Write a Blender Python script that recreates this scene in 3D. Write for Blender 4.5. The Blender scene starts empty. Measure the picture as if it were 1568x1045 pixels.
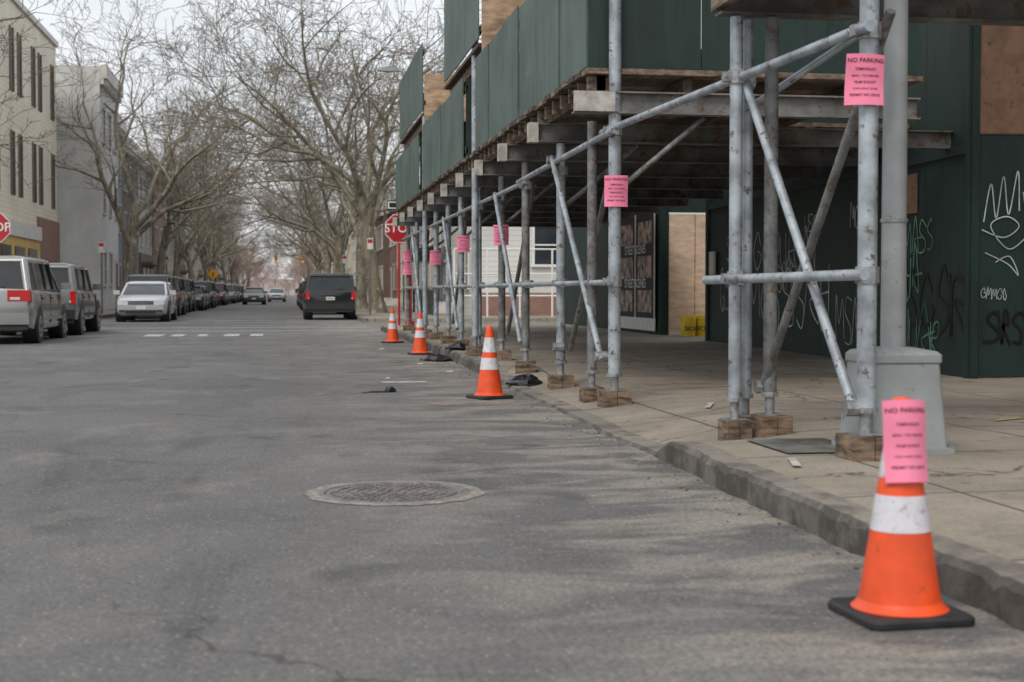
import bpy, math, random
from mathutils import Vector, Matrix, Euler
R = math.radians
random.seed(7)
C = bpy.context.scene.collection

# ---------------------------------------------------------------- materials
def _new(name):
    m = bpy.data.materials.new(name); m.use_nodes = True
    nt = m.node_tree; b = nt.nodes["Principled BSDF"]
    return m, nt, b
def L(nt, a, b): nt.links.new(a, b)
def c4(c): return (c[0], c[1], c[2], 1)
def mix(nt, fac, a, b, mode='MIX'):
    n = nt.nodes.new('ShaderNodeMix'); n.data_type = 'RGBA'; n.blend_type = mode
    for s, v in ((0, fac), (6, a), (7, b)):
        if hasattr(v, 'is_linked') or hasattr(v, 'links'): nt.links.new(v, n.inputs[s])
        else: n.inputs[s].default_value = v if s == 0 else c4(v)
    return n.outputs[2]
def ramp(nt, src, p0, p1, v0=0.0, v1=1.0):
    n = nt.nodes.new('ShaderNodeMapRange'); nt.links.new(src, n.inputs[0])
    for i, v in enumerate((p0, p1, v0, v1)): n.inputs[i+1].default_value = v
    return n.outputs[0]
def mul(nt, a, b):
    n = nt.nodes.new('ShaderNodeMath'); n.operation = 'MULTIPLY'; nt.links.new(a, n.inputs[0])
    if hasattr(b, 'links'): nt.links.new(b, n.inputs[1])
    else: n.inputs[1].default_value = b
    return n.outputs[0]
def noise(nt, co, scale, detail=4, rough=.55, dist=0):
    n = nt.nodes.new('ShaderNodeTexNoise'); n.inputs['Scale'].default_value = scale
    n.inputs['Detail'].default_value = detail; n.inputs['Roughness'].default_value = rough
    n.inputs['Distortion'].default_value = dist
    nt.links.new(co, n.inputs['Vector']); return n.outputs[0]
def coord(nt, scale=None):
    t = nt.nodes.new('ShaderNodeTexCoord'); o = t.outputs['Object']
    if scale:
        mp = nt.nodes.new('ShaderNodeMapping'); mp.inputs['Scale'].default_value = scale
        nt.links.new(o, mp.inputs[0]); o = mp.outputs[0]
    return o
def bump(nt, b, h, strength=.3, dist=.01):
    n = nt.nodes.new('ShaderNodeBump'); n.inputs['Strength'].default_value = strength
    n.inputs['Distance'].default_value = dist
    nt.links.new(h, n.inputs['Height']); nt.links.new(n.outputs[0], b.inputs['Normal'])
def mat(name, c, var=.25, scale=6, rough=.6, metal=0, bmp=0, c2=None, spots=None, spot_t=.62, sc=None):
    m, nt, b = _new(name)
    co = coord(nt, sc); f = noise(nt, co, scale, 5, .6)
    f2 = ramp(nt, f, .35, .65)
    lo = tuple(max(0, x*(1-var)) for x in c); hi = tuple(min(1, x*(1+var)) for x in (c2 or c))
    col = mix(nt, f2, lo, hi)
    if spots:
        g = noise(nt, co, scale*2.7, 6, .7); g2 = ramp(nt, g, spot_t, spot_t+.06)
        col = mix(nt, g2, col, spots)
    L(nt, col, b.inputs['Base Color'])
    b.inputs['Roughness'].default_value = rough; b.inputs['Metallic'].default_value = metal
    if bmp: bump(nt, b, f, bmp)
    return m

M = {}
M['pipe'] = mat('galvanized_pipe', (.34, .38, .41), .34, 5, .48, .35, .1, spots=(.15, .11, .085), spot_t=.57)
M['pipe_d'] = mat('old_pipe', (.17, .18, .18), .4, 7, .6, .25, .1, spots=(.14, .08, .045), spot_t=.54)
M['steel'] = mat('steel_beam', (.16, .16, .15), .45, 3, .6, .2, .1, spots=(.12, .075, .045), spot_t=.55)
M['clamp'] = mat('clamp', (.30, .31, .32), .3, 20, .45, .5, spots=(.14,.09,.06), spot_t=.6)
M['timber'] = mat('timber', (.13, .095, .065), .45, 4, .85, 0, .3, c2=(.19, .14, .10), sc=(3, 1, 8))
M['timber_d'] = mat('timber_dark', (.08, .057, .042), .4, 4, .85, 0, .3, sc=(4, 1, 4))
M['block'] = mat('timber_block', (.10, .065, .042), .45, 3, .85, 0, .5, c2=(.19, .135, .09), sc=(2, 2, 9))
M['endgrain'] = mat('beam_end_grey', (.42, .40, .36), .3, 8, .8, 0, .2, spots=(.2, .15, .1))
M['ply'] = mat('plywood', (.34, .22, .14), .3, 3, .8, 0, .15, c2=(.46, .32, .21), sc=(1, 1, 3), spots=(.20, .12, .08), spot_t=.63)
M['ply_l'] = mat('plywood_lit', (.66, .49, .35), .12, 3, .8, 0, .15, c2=(.72, .56, .42), sc=(1, 1, 3), spots=(.40, .26, .18), spot_t=.66)  # paler plywood copy; brightness of a lit panel put into the colour
M['ply_d'] = mat('plywood_dark', (.17, .10, .062), .3, 3, .8, 0, .15, spots=(.09,.06,.04), spot_t=.6)
M['white'] = mat('white_paint', (.72, .72, .70), .08, 5, .6)
M['white_trim'] = mat('trim', (.60, .59, .55), .12, 5, .6)
M['black'] = mat('black_rubber', (.02, .02, .022), .3, 10, .6, 0, .1, spots=(.06,.058,.055), spot_t=.62)
M['bag'] = mat('black_plastic_bag', (.02, .02, .024), .3, 10, .3)
M['orange'] = mat('cone_orange', (.82, .085, .014), .16, 5, .42, spots=(.42, .07, .03), spot_t=.61)
M['collar'] = mat('reflective_collar', (.62, .61, .64), .14, 12, .35, spots=(.40, .39, .39), spot_t=.57)
M['pink'] = mat('pink_paper', (.86, .24, .37), .06, 5, .8)
M['ink'] = mat('ink', (.12, .02, .04), .1, 5, .8)
M['red'] = mat('stop_red', (.42, .015, .02), .1, 4, .4)
M['yellow'] = mat('sign_yellow', (.75, .33, .01), .1, 4, .45)
M['bucket'] = mat('bucket_yellow', (.78, .55, .03), .12, 6, .5, spots=(.3, .25, .1), spot_t=.66)
M['glass'] = mat('window_glass', (.03, .036, .042), .4, .8, .12)
M['carglass'] = mat('car_glass', (.022, .027, .03), .3, 2, .06)
M['lampgrey'] = mat('lamp_grey_paint', (.29, .31, .31), .15, 3, .5, .1, .05, spots=(.18, .17, .15), spot_t=.62)
M['tail'] = mat('tail_light', (.5, .012, .012), .1, 4, .15)
M['head'] = mat('head_light', (.6, .62, .62), .1, 4, .1)
M['rim'] = mat('wheel_rim', (.38, .38, .39), .2, 12, .3, .7)
M['scrawl'] = mat('graffiti_white', (.42, .47, .46), .4, 3, .7)
M['scrawl_g'] = mat('graffiti_green', (.13, .28, .19), .45, 3, .7)
M['scrawl_k'] = mat('graffiti_black', (.006, .007, .007), .35, 3, .5)
M['poster'] = mat('poster_black', (.02, .02, .022), .3, 6, .6)
M['photo'] = mat('poster_picture', (.12, .10, .09), .8, 5, .6, c2=(.36, .27, .23))
M['iron'] = mat('wrought_iron', (.015, .015, .015), .3, 6, .5)

def green(name, base, streak, wear):
    m, nt, b = _new(name)
    co = coord(nt); st = coord(nt, (3, 3, .3))
    f = ramp(nt, noise(nt, co, 1.1, 6, .6), .35, .65)
    col = mix(nt, f, tuple(x*.66 for x in base), tuple(x*1.25 for x in base))
    s = ramp(nt, noise(nt, st, 2.5, 6, .7), .50, .72)
    col = mix(nt, s, col, streak)
    s2 = ramp(nt, noise(nt, st, 4.3, 5, .7), .57, .70)
    col = mix(nt, s2, col, tuple(x*.5 for x in base))
    k = ramp(nt, noise(nt, co, 9, 6, .75), .65, .70)
    col = mix(nt, k, col, wear)
    L(nt, col, b.inputs['Base Color']); b.inputs['Roughness'].default_value = .6
    bump(nt, b, noise(nt, st, 12, 4), .15)
    return m
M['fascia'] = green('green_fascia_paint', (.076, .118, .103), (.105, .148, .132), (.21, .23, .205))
M['hoard'] = green('green_hoarding_shaded', (.011, .031, .026), (.016, .038, .032), (.045, .066, .056))  # dark green boards, with the shadow on them partly put into the colour

def crackline(nt, co, scale, wid, warp=1.7):
    wn = nt.nodes.new('ShaderNodeVectorMath'); wn.operation = 'ADD'
    nn = nt.nodes.new('ShaderNodeTexNoise'); nn.inputs['Scale'].default_value = warp; nn.inputs['Detail'].default_value = 6
    L(nt, co, nn.inputs['Vector']); L(nt, nn.outputs['Color'], wn.inputs[0]); L(nt, co, wn.inputs[1])
    vc = nt.nodes.new('ShaderNodeTexVoronoi'); vc.feature = 'DISTANCE_TO_EDGE'; vc.inputs['Scale'].default_value = scale
    L(nt, wn.outputs[0], vc.inputs['Vector'])
    return ramp(nt, vc.outputs['Distance'], wid, wid*.3)
def asphalt():
    m, nt, b = _new('asphalt')
    co = coord(nt)
    big = ramp(nt, noise(nt, co, .35, 6, .6, .6), .40, .60)
    col = mix(nt, big, (.150, .146, .141), (.195, .190, .183))
    stain = ramp(nt, noise(nt, coord(nt, (1.0, .30, 1)), 1.3, 5, .62, .8), .54, .70)
    col = mix(nt, stain, col, (.100, .097, .094))
    pale = ramp(nt, noise(nt, coord(nt, (1, .8, 1)), 1.1, 6, .62, .5), .54, .66)
    col = mix(nt, mul(nt, pale, .62), col, (.28, .268, .248))
    sx = nt.nodes.new('ShaderNodeSeparateXYZ'); L(nt, co, sx.inputs[0])
    near = ramp(nt, sx.outputs[0], -.1, 1.9)
    dust = ramp(nt, noise(nt, coord(nt, (1.0, 1.9, 1)), 1.2, 7, .64, .7), .44, .58)
    col = mix(nt, mul(nt, near, dust), col, (.37, .335, .285))
    oil = ramp(nt, noise(nt, co, 1.5, 3, .5, .4), .62, .74)
    col = mix(nt, mul(nt, oil, .75), col, (.062, .060, .058))
    mid = ramp(nt, noise(nt, co, 11, 5, .7), .35, .65)
    col = mix(nt, mid, mix(nt, .24, col, (.04, .04, .04)), col)
    fine = noise(nt, co, 50, 3, .8)
    col = mix(nt, ramp(nt, fine, .41, .57), mix(nt, .52, col, (.03, .03, .03)), col)
    v = nt.nodes.new('ShaderNodeTexVoronoi'); v.inputs['Scale'].default_value = 60; L(nt, co, v.inputs['Vector'])
    sp = ramp(nt, v.outputs['Color'], .74, .92); dd = ramp(nt, v.outputs['Distance'], .45, .2)
    col = mix(nt, mul(nt, sp, dd), col, (.42, .40, .37))
    ck = mul(nt, crackline(nt, co, .17, .0022), ramp(nt, noise(nt, co, .4, 3), .48, .56))
    col = mix(nt, mul(nt, ck, .8), col, (.05, .048, .045))
    L(nt, col, b.inputs['Base Color']); b.inputs['Roughness'].default_value = .85
    bump(nt, b, fine, .8, .008)
    return m
M['asphalt'] = asphalt()

def concrete(name, base, joint=1.5, jd=True, grime=.62, gt=.58):
    m, nt, b = _new(name)
    co = coord(nt)
    f = ramp(nt, noise(nt, co, .9, 7, .65, .4), .36, .64)
    col = mix(nt, f, tuple(x*.72 for x in base), tuple(x*1.15 for x in base))
    st = ramp(nt, noise(nt, co, 2.6, 6, .7), gt-.02, gt+.1)
    col = mix(nt, st, col, tuple(x*grime for x in base))
    fine = noise(nt, co, 60, 3, .7)
    col = mix(nt, ramp(nt, fine, .38, .58), mix(nt, .34, col, (.1, .09, .08)), col)
    g = nt.nodes.new('ShaderNodeTexVoronoi'); g.inputs['Scale'].default_value = 2.6; L(nt, co, g.inputs['Vector'])
    col = mix(nt, mul(nt, ramp(nt, g.outputs['Distance'], .075, .06), .8), col, tuple(x*.45 for x in base))
    if jd:
        br = nt.nodes.new('ShaderNodeTexBrick'); br.offset = 0; br.squash = 1
        for k, v in (('Scale', 1.0), ('Mortar Size', .012), ('Brick Width', joint), ('Row Height', joint), ('Mortar Smooth', .1)):
            br.inputs[k].default_value = v
        L(nt, co, br.inputs['Vector'])
        col = mix(nt, br.outputs['Fac'], col, (.09, .08, .07))
        col = mix(nt, crackline(nt, co, .38, .005, 1.3), col, (.10, .09, .075))
    L(nt, col, b.inputs['Base Color']); b.inputs['Roughness'].default_value = .85
    bump(nt, b, fine, .45, .006)
    return m
M['walk'] = concrete('sidewalk_concrete', (.33, .285, .225))
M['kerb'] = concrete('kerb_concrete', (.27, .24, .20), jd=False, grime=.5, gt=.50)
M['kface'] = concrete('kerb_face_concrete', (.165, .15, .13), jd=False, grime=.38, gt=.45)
M['ground'] = concrete('ground_mat', (.17, .16, .14), jd=False)

def siding(name, base, pitch=.14, dark=.55):
    m, nt, b = _new(name)
    co = coord(nt); sx = nt.nodes.new('ShaderNodeSeparateXYZ'); L(nt, co, sx.inputs[0])
    mo = nt.nodes.new('ShaderNodeMath'); mo.operation = 'FRACT'
    dv = nt.nodes.new('ShaderNodeMath'); dv.operation = 'DIVIDE'; dv.inputs[1].default_value = pitch
    L(nt, sx.outputs[2], dv.inputs[0]); L(nt, dv.outputs[0], mo.inputs[0])
    f = ramp(nt, noise(nt, co, .6, 5), .35, .65)
    col = mix(nt, f, tuple(x*.88 for x in base), tuple(min(.9, x*1.06) for x in base))
    g = ramp(nt, mo.outputs[0], .16, .0)
    col = mix(nt, g, col, tuple(x*dark for x in base))
    L(nt, col, b.inputs['Base Color']); b.inputs['Roughness'].default_value = .6
    bump(nt, b, mo.outputs[0], .5, .02)
    return m
def brick(name, c1, c2, mortar):
    m, nt, b = _new(name)
    t = nt.nodes.new('ShaderNodeTexCoord'); sx = nt.nodes.new('ShaderNodeSeparateXYZ'); L(nt, t.outputs['Object'], sx.inputs[0])
    ad = nt.nodes.new('ShaderNodeMath'); ad.operation = 'ADD'; L(nt, sx.outputs[0], ad.inputs[0]); L(nt, sx.outputs[1], ad.inputs[1])
    cb = nt.nodes.new('ShaderNodeCombineXYZ'); L(nt, ad.outputs[0], cb.inputs[0]); L(nt, sx.outputs[2], cb.inputs[1])
    br = nt.nodes.new('ShaderNodeTexBrick')
    for k, v in (('Scale', 1.0), ('Mortar Size', .008), ('Brick Width', .22), ('Row Height', .075), ('Color1', c4(c1)), ('Color2', c4(c2)), ('Mortar', c4(mortar))):
        br.inputs[k].default_value = v
    L(nt, cb.outputs[0], br.inputs['Vector'])
    f = ramp(nt, noise(nt, t.outputs['Object'], .7, 5), .3, .7)
    col = mix(nt, f, mix(nt, .25, br.outputs['Color'], (.05, .04, .04)), br.outputs['Color'])
    L(nt, col, b.inputs['Base Color']); b.inputs['Roughness'].default_value = .85
    return m
M['cream'] = siding('cream_siding', (.80, .74, .60), .2, .62)
M['wsiding'] = siding('white_siding', (.68, .68, .64), .2)
M['greyst'] = mat('grey_stucco', (.64, .64, .62), .10, .8, .8, 0, .1)
M['blue'] = siding('blue_siding', (.26, .33, .40))
M['brown'] = siding('brown_siding', (.20, .16, .13))
M['tan'] = siding('tan_siding', (.62, .53, .38))
M['ltgrey'] = siding('grey_siding', (.52, .53, .52))
M['pinkst'] = mat('pink_stucco', (.62, .43, .32), .12, .8, .8)
M['brickr'] = brick('red_brick', (.26, .11, .08), (.32, .15, .10), (.30, .27, .24))
M['brickb'] = brick('brown_brick', (.16, .10, .08), (.20, .12, .09), (.20, .18, .16))
M['shop'] = mat('shopfront_yellow', (.60, .41, .14), .15, 1, .6)
M['rooftar'] = mat('roof_tar', (.06, .06, .06), .2, 1, .9)

def barkmat(name, a, b_, spot):
    m, nt, b = _new(name); co = coord(nt, (1, 1, .45))
    f = ramp(nt, noise(nt, co, 3.5, 4, .6), .42, .56)
    col = mix(nt, f, a, b_)
    g = ramp(nt, noise(nt, co, 5.5, 4, .6), .58, .62)
    col = mix(nt, g, col, spot)
    L(nt, col, b.inputs['Base Color']); b.inputs['Roughness'].default_value = .85
    return m
M['bark'] = barkmat('plane_bark', (.17, .15, .11), (.28, .25, .185), (.42, .40, .31))
def flat(name, c):
    m, nt, b = _new(name); co = coord(nt)
    L(nt, mix(nt, ramp(nt, noise(nt, co, .5, 1), .35, .65), tuple(x*.75 for x in c), tuple(x*1.2 for x in c)), b.inputs['Base Color'])
    b.inputs['Roughness'].default_value = 1; b.inputs['Specular IOR Level'].default_value = 0
    return m
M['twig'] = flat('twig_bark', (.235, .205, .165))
M['ftwig'] = flat('far_twig_hazed', (.36, .27, .23))  # paler than the near twigs: distance haze put into the colour

# ---------------------------------------------------------------- mesh builder
class MB:
    def __init__(s): s.v = []; s.f = []; s.m = []; s.mats = []
    def mi(s, mk):
        m = M[mk] if isinstance(mk, str) else mk
        if m not in s.mats: s.mats.append(m)
        return s.mats.index(m)
    def poly(s, pts, mk):
        n = len(s.v); s.v += [tuple(p) for p in pts]; s.f.append(tuple(range(n, n+len(pts)))); s.m.append(s.mi(mk))
    def box(s, x0, x1, y0, y1, z0, z1, mk, T=None):
        P = [(x0,y0,z0),(x1,y0,z0),(x1,y1,z0),(x0,y1,z0),(x0,y0,z1),(x1,y0,z1),(x1,y1,z1),(x0,y1,z1)]
        s.hexa(P, mk, T)
    def hexa(s, P, mk, T=None):
        if T: P = [tuple(T @ Vector(p)) for p in P]
        n = len(s.v); s.v += P; i = s.mi(mk)
        for q in ((3,2,1,0),(4,5,6,7),(0,1,5,4),(1,2,6,5),(2,3,7,6),(3,0,4,7)):
            s.f.append(tuple(n+k for k in q)); s.m.append(i)
    def tube(s, p0, p1, r0, mk, r1=None, n=12, cap=True, ph=0.0):
        p0 = Vector(p0); p1 = Vector(p1); r1 = r0 if r1 is None else r1
        a = (p1-p0).normalized(); z = Vector((0,0,1))
        u = a.cross(z); u = u.normalized() if u.length > 1e-4 else Vector((1,0,0))
        w = u.cross(a); b = len(s.v); i = s.mi(mk)
        for p, r in ((p0, r0), (p1, r1)):
            for k in range(n):
                t = 2*math.pi*k/n+ph; s.v.append(tuple(p+u*(r*math.cos(t))+w*(r*math.sin(t))))
        for k in range(n):
            k2 = (k+1) % n; s.f.append((b+k, b+k2, b+n+k2, b+n+k)); s.m.append(i)
        if cap:
            s.f.append(tuple(b+k for k in range(n-1, -1, -1))); s.m.append(i)
            s.f.append(tuple(b+n+k for k in range(n))); s.m.append(i)
    def rings(s, rings, mk, cap=True):
        b = len(s.v); n = len(rings[0]); i = s.mi(mk)
        for r in rings: s.v += [tuple(p) for p in r]
        for a in range(len(rings)-1):
            for k in range(n):
                k2 = (k+1) % n; s.f.append((b+a*n+k, b+a*n+k2, b+(a+1)*n+k2, b+(a+1)*n+k)); s.m.append(i)
        if cap:
            s.f.append(tuple(b+k for k in range(n-1, -1, -1))); s.m.append(i)
            e = b+(len(rings)-1)*n; s.f.append(tuple(e+k for k in range(n))); s.m.append(i)
    def text(s, body, size, mk, T, fn=None, align='CENTER', ext=0):
        cu = bpy.data.curves.new('t', 'FONT'); cu.body = body; cu.size = size; cu.align_x = align; cu.align_y = 'CENTER'
        cu.extrude = ext; cu.resolution_u = 3; cu.offset = size*.012
        o = bpy.data.objects.new('t', cu); C.objects.link(o)
        bpy.context.view_layer.update()
        me = bpy.data.meshes.new_from_object(o); n = len(s.v); i = s.mi(mk)
        for v in me.vertices:
            p = v.co.copy()
            if fn: p = fn(p)
            s.v.append(tuple(T @ p))
        for f in me.polygons: s.f.append(tuple(n+k for k in f.vertices)); s.m.append(i)
        bpy.data.objects.remove(o); bpy.data.meshes.remove(me); bpy.data.curves.remove(cu)
    def mesh(s, name, smooth=True, ang=35):
        me = bpy.data.meshes.new(name); me.from_pydata(s.v, [], s.f)
        for m in s.mats: me.materials.append(m)
        me.polygons.foreach_set('material_index', s.m)
        if smooth:
            me.shade_smooth(); me.update()
            me.set_sharp_from_angle(angle=R(ang))
        me.update(); return me
    def obj(s, name, loc=(0,0,0), rot=(0,0,0), parent=None, smooth=True, bevel=0, ang=35):
        me = s.mesh(name, smooth, ang); return place(me, name, loc, rot, parent, bevel)
def place(me, name, loc=(0,0,0), rot=(0,0,0), parent=None, bevel=0, scale=1):
    o = bpy.data.objects.new(name, me); C.objects.link(o); o.location = loc; o.rotation_euler = rot
    o.scale = (scale,)*3
    if parent: o.parent = parent
    if bevel:
        b = o.modifiers.new('b', 'BEVEL'); b.width = bevel; b.segments = 2; b.limit_method = 'ANGLE'; b.angle_limit = R(40)
    return o
def empty(name, loc=(0,0,0)):
    e = bpy.data.objects.new(name, None); C.objects.link(e); e.location = loc; e.empty_display_size = .2; return e
RX = Matrix.Rotation(R(90), 4, 'X')

# ---------------------------------------------------------------- ground, road
ZW = .14
def kerbx(y): return 2.24 + min(max(y-5, 0), 18)*.015
b = MB(); b.poly([(-900,-60,-.02),(900,-60,-.02),(900,2500,-.02),(-900,2500,-.02)], 'ground'); b.obj('ground', smooth=False)
b = MB()
b.poly([(-7.1,-20,0),(2.75,-20,0),(2.75,40,0),(-7.1,40,0)], 'asphalt')
b.poly([(-80,40,0),(80,40,0),(80,49,0),(-80,49,0)], 'asphalt')
b.poly([(-7.1,49,0),(2.75,49,0),(2.75,900,0),(-7.1,900,0)], 'asphalt')
b.obj('road', smooth=False)

def ss(a, b_, x):
    t = min(max((x-a)/(b_-a), 0), 1); return t*t*(3-2*t)
def hs(d, y):
    dip = ss(8.35, 8.9, y)*(1-ss(15.5, 17.5, y))
    full = ZW + .006*d
    low = .025 + (ZW-.025)*ss(0, 1.3, d)
    return full*(1-dip) + low*dip
rnd = random.Random(3)
ys = [-5+.08*i for i in range(int(43/.08)+1)] + [38.5]
ds = [.0, .025, .17, .18, .5, .9, 1.4, 2.2, 3.4, 5, 7, 9]
grid = []; wob = 0
for i, y in enumerate(ys):
    wob = wob*.75+rnd.uniform(-.012, .012)
    chip = .03 if rnd.random() < .05 else 0
    joint = abs((y % 1.52)-.76) < .03
    kx = kerbx(y)+wob+.012*math.sin(y*1.7)+(.02 if joint else 0)
    row = [(kx, y, -.01)]
    for k, d in enumerate(ds):
        z = hs(d, y)
        if k == 0: z -= .022+abs(wob)*.7+chip
        if k == 1: z -= chip*.4+(.012 if joint else 0)
        if k == 2: z -= (.012 if joint else 0)
        if k == 3: z -= .008
        row.append((kx+d, y, z))
    grid.append(row)
bk = MB(); bw = MB()
def sheet(mb, cols, mk):
    n = len(mb.v); w = len(cols)
    for row in grid: mb.v += [row[c] for c in cols]
    for i in range(len(grid)-1):
        for k in range(w-1):
            a = n+i*w+k; mb.f.append((a, a+1, a+w+1, a+w)); mb.m.append(mb.mi(mk))
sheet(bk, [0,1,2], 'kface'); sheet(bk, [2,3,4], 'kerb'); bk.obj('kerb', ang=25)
sheet(bw, [4,5,6,7,8,9,10,11,12], 'walk'); bw.obj('sidewalk')
def slab(x0, x1, y0, y1, kside):
    b = MB()
    kx0, kx1 = ((x0, x0+.16) if kside > 0 else (x1-.16, x1))
    b.box(kx0, kx1, y0, y1, -.01, ZW, 'kerb')
    b.box(*( (kx1+.01, x1) if kside > 0 else (x0, kx0-.01)), y0, y1, -.01, ZW-.004, 'walk')
    return b
slab(2.6, 14, 49, 420, 1).obj('sidewalk', bevel=.01)
slab(-14, -7.1, 49, 420, -1).obj('sidewalk', bevel=.01)
slab(-60, -7.1, -10, 40, -1).obj('sidewalk', bevel=.01)

wm, nt, bb = _new('worn_road_paint')
co = coord(nt); col = mix(nt, ramp(nt, noise(nt, co, 9, 6, .7), .40, .58), (.20,.195,.19), (.60,.60,.58))
L(nt, col, bb.inputs['Base Color']); bb.inputs['Roughness'].default_value = .8
M['rpaint'] = wm
b = MB()
def mark(x0, x1, y0, y1): b.poly([(x0,y0,.004),(x1,y0,.004),(x1,y1,.004),(x0,y1,.004)], 'rpaint')
for i, w_ in enumerate((.42, .3, .22, .36, .3)): mark(-3.35+i*.62, -3.35+i*.62+w_, 34.2, 35.8)
mark(-7, 2.4, 38.6, 38.85); mark(-6.9, 2.5, 42.0, 42.25); mark(-7, 2.5, 49.2, 49.5); mark(-7, 2.5, 52.5, 52.8)
mark(1.08, 1.6, 16.35, 16.6)
b.obj('road_marking', smooth=False)
M['spray'] = mat('pink_spray', (.50, .17, .17), .5, 8, .8)
M['sprayy'] = mat('yellow_spray', (.42, .33, .12), .3, 8, .8)
M['sprayw'] = mat('white_spray', (.45, .44, .42), .3, 8, .8)
b = MB()
for (x, y, l, a, mk) in ((1.45, 13.0, .28, 2.1, 'spray'), (3.7, 13.0, .9, .25, 'spray'), (3.5, 13.6, .7, .1, 'spray'), (4.9, 9.3, 1.6, .5, 'sprayy'), (2.6, 8.6, .5, 1.5, 'sprayw'), (4.6, 10.6, .6, .9, 'sprayy'), (3.3, 10.9, .4, 1.2, 'sprayw'), (2.6,7.0,.35,1.3,'sprayw')):
    z = .004 if x < 2.3 else hs(x-kerbx(y), y)+.010
    dx, dy = math.cos(a)*l, math.sin(a)*l; nx, ny = -math.sin(a)*.022, math.cos(a)*.022
    z2 = .004 if x < 2.3 else hs(x+dx-kerbx(y+dy), y+dy)+.010
    b.poly([(x-nx,y-ny,z),(x+dx-nx,y+dy-ny,z2),(x+dx+nx,y+dy+ny,z2),(x+nx,y+ny,z)], mk)
b.obj('spray_paint_mark', smooth=False)
b = MB(); zz = hs(.8, 7.9)+.008
b.poly([(2.75,7.55,zz),(3.25,7.55,zz),(3.25,8.3,zz),(2.75,8.3,zz)], 'steel'); b.obj('utility_cover', smooth=False)

M['ring'] = mat('manhole_cement', (.29, .26, .225), .25, 9, .9, spots=(.17,.16,.15), spot_t=.50)
M['cast'] = mat('cast_iron', (.16, .145, .138), .35, 9, .6, .2, spots=(.26,.23,.21), spot_t=.55)
b = MB(); n = 40
def circ(r, z, n=40, j=0):
    return [(r*math.cos(2*math.pi*k/n)*(1+(rnd.uniform(-j, j))), r*math.sin(2*math.pi*k/n)*(1+(rnd.uniform(-j, j))), z) for k in range(n)]
b.rings([circ(.465, .0035, j=.04), circ(.40, .006)], 'ring', cap=False)
b.rings([circ(.40, .0058), circ(.37, .008), circ(.365, .008), circ(.36, .0035)], 'cast', cap=False)
b.poly(circ(.358, .004), 'cast')
for i in range(1, 7):
    for k in range(i*6):
        a = 2*math.pi*k/(i*6)+i; x, y = i*.052*math.cos(a), i*.052*math.sin(a)
        T = Matrix.Translation((x, y, 0)) @ Matrix.Rotation(a, 4, 'Z'); b.box(-.016, .016, -.019, .019, .0035, .009, 'cast', T)
b.obj('manhole_cover', (.55, 7.4, 0), (0, 0, .3), smooth=False)

# ---------------------------------------------------------------- traffic cones
def rsq(h, r, z, seg=5):
    pts = []
    for cx, cy, a0 in ((h-r,h-r,0),(-h+r,h-r,90),(-h+r,-h+r,180),(h-r,-h+r,270)):
        for k in range(seg+1):
            a = R(a0+90*k/seg); pts.append((cx+r*math.cos(a), cy+r*math.sin(a), z))
    return pts
def cone_mesh():
    b = MB(); seg = 32
    b.rings([rsq(.175,.03,0), rsq(.18,.035,.006), rsq(.18,.035,.022), rsq(.172,.035,.032)], 'black')
    def rad(z): return .135-(.135-.028)*(z-.03)/.68
    def band(z0, z1, mk, pr=0, capt=False):
        b.rings([circ(rad(z0)+pr, z0, seg), circ(rad(z1)+pr, z1, seg)], mk, cap=False)
    b.rings([circ(.155, .033, seg), circ(.145, .04, seg), circ(rad(.06), .06, seg)], 'orange', cap=False)
    band(.06, .70, 'orange'); b.rings([circ(rad(.70), .70, seg), circ(.022, .71, seg), circ(.018, .69, seg)], 'orange', cap=False)
    band(.285, .40, 'collar', .002); band(.455, .60, 'collar', .002)
    return b.mesh('traffic_cone')
cm = cone_mesh()
for l, r in [((1.95, 4.31, .001), .05), ((1.97, 13.86, .001), .4), ((2.2, 23.7, .001), .2), ((2.15, 29.3, .001), .7)]:
    place(cm, 'traffic_cone', l, (0, 0, r))

# ---------------------------------------------------------------- paper notices
def notice(name, loc, rz=0, k=3.0, w=.205, h=.27, tilt=0, seed=1):
    rr = random.Random(seed)
    b = MB(); nx, nz = 10, 6
    wav = rr.uniform(-.014, .014)
    def fy(x, z): return k*x*x + .006*math.sin(z*22+seed) + wav*(x/.1)*(z/.13)
    n = len(b.v)
    for j in range(nz+1):
        for i in range(nx+1):
            x = -w/2+w*i/nx; z = -h/2+h*j/nz; b.v.append((x, fy(x, z), z))
    for j in range(nz):
        for i in range(nx):
            a = n+j*(nx+1)+i; b.f.append((a, a+1, a+nx+2, a+nx+1)); b.m.append(b.mi('pink'))
    sc = w/.205
    def put(body, size, z):
        q = MB(); q.text(body, size*sc, 'ink', Matrix.Identity(4))
        base = len(b.v)
        for v in q.v: b.v.append((v[0], fy(v[0], v[1]+z)-.003, v[1]+z))
        for f in q.f: b.f.append(tuple(base+t for t in f)); b.m.append(b.mi('ink'))
    put('NO PARKING', .032, h*.37)
    for i, t in enumerate(('TEMPORARY', 'MON - TUE 7AM-6PM', 'FILM SHOOT', 'TOW AWAY ZONE', 'PERMIT NO 20418')):
        put(t, .015 if i % 2 else .020, h*.20-i*.034)
    return b.obj(name, loc, (tilt, rr.uniform(-.03,.03), rz), smooth=True)
XF = 2.82
notice('parking_notice', (3.05, 7.225, 2.18), R(-12), seed=2)
notice('parking_notice', (XF, 12.03, 1.92), R(-5), seed=3)
notice('parking_notice', (XF-.01, 18.61, 1.80), R(5), seed=4)
notice('parking_notice', (XF, 22.81, 1.82), R(-5), seed=5)
notice('parking_notice', (XF-.02, 27.01, 1.70), R(5), seed=6)
notice('parking_notice', (XF-.02, 33.31, 1.88), R(5), seed=7)
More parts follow.
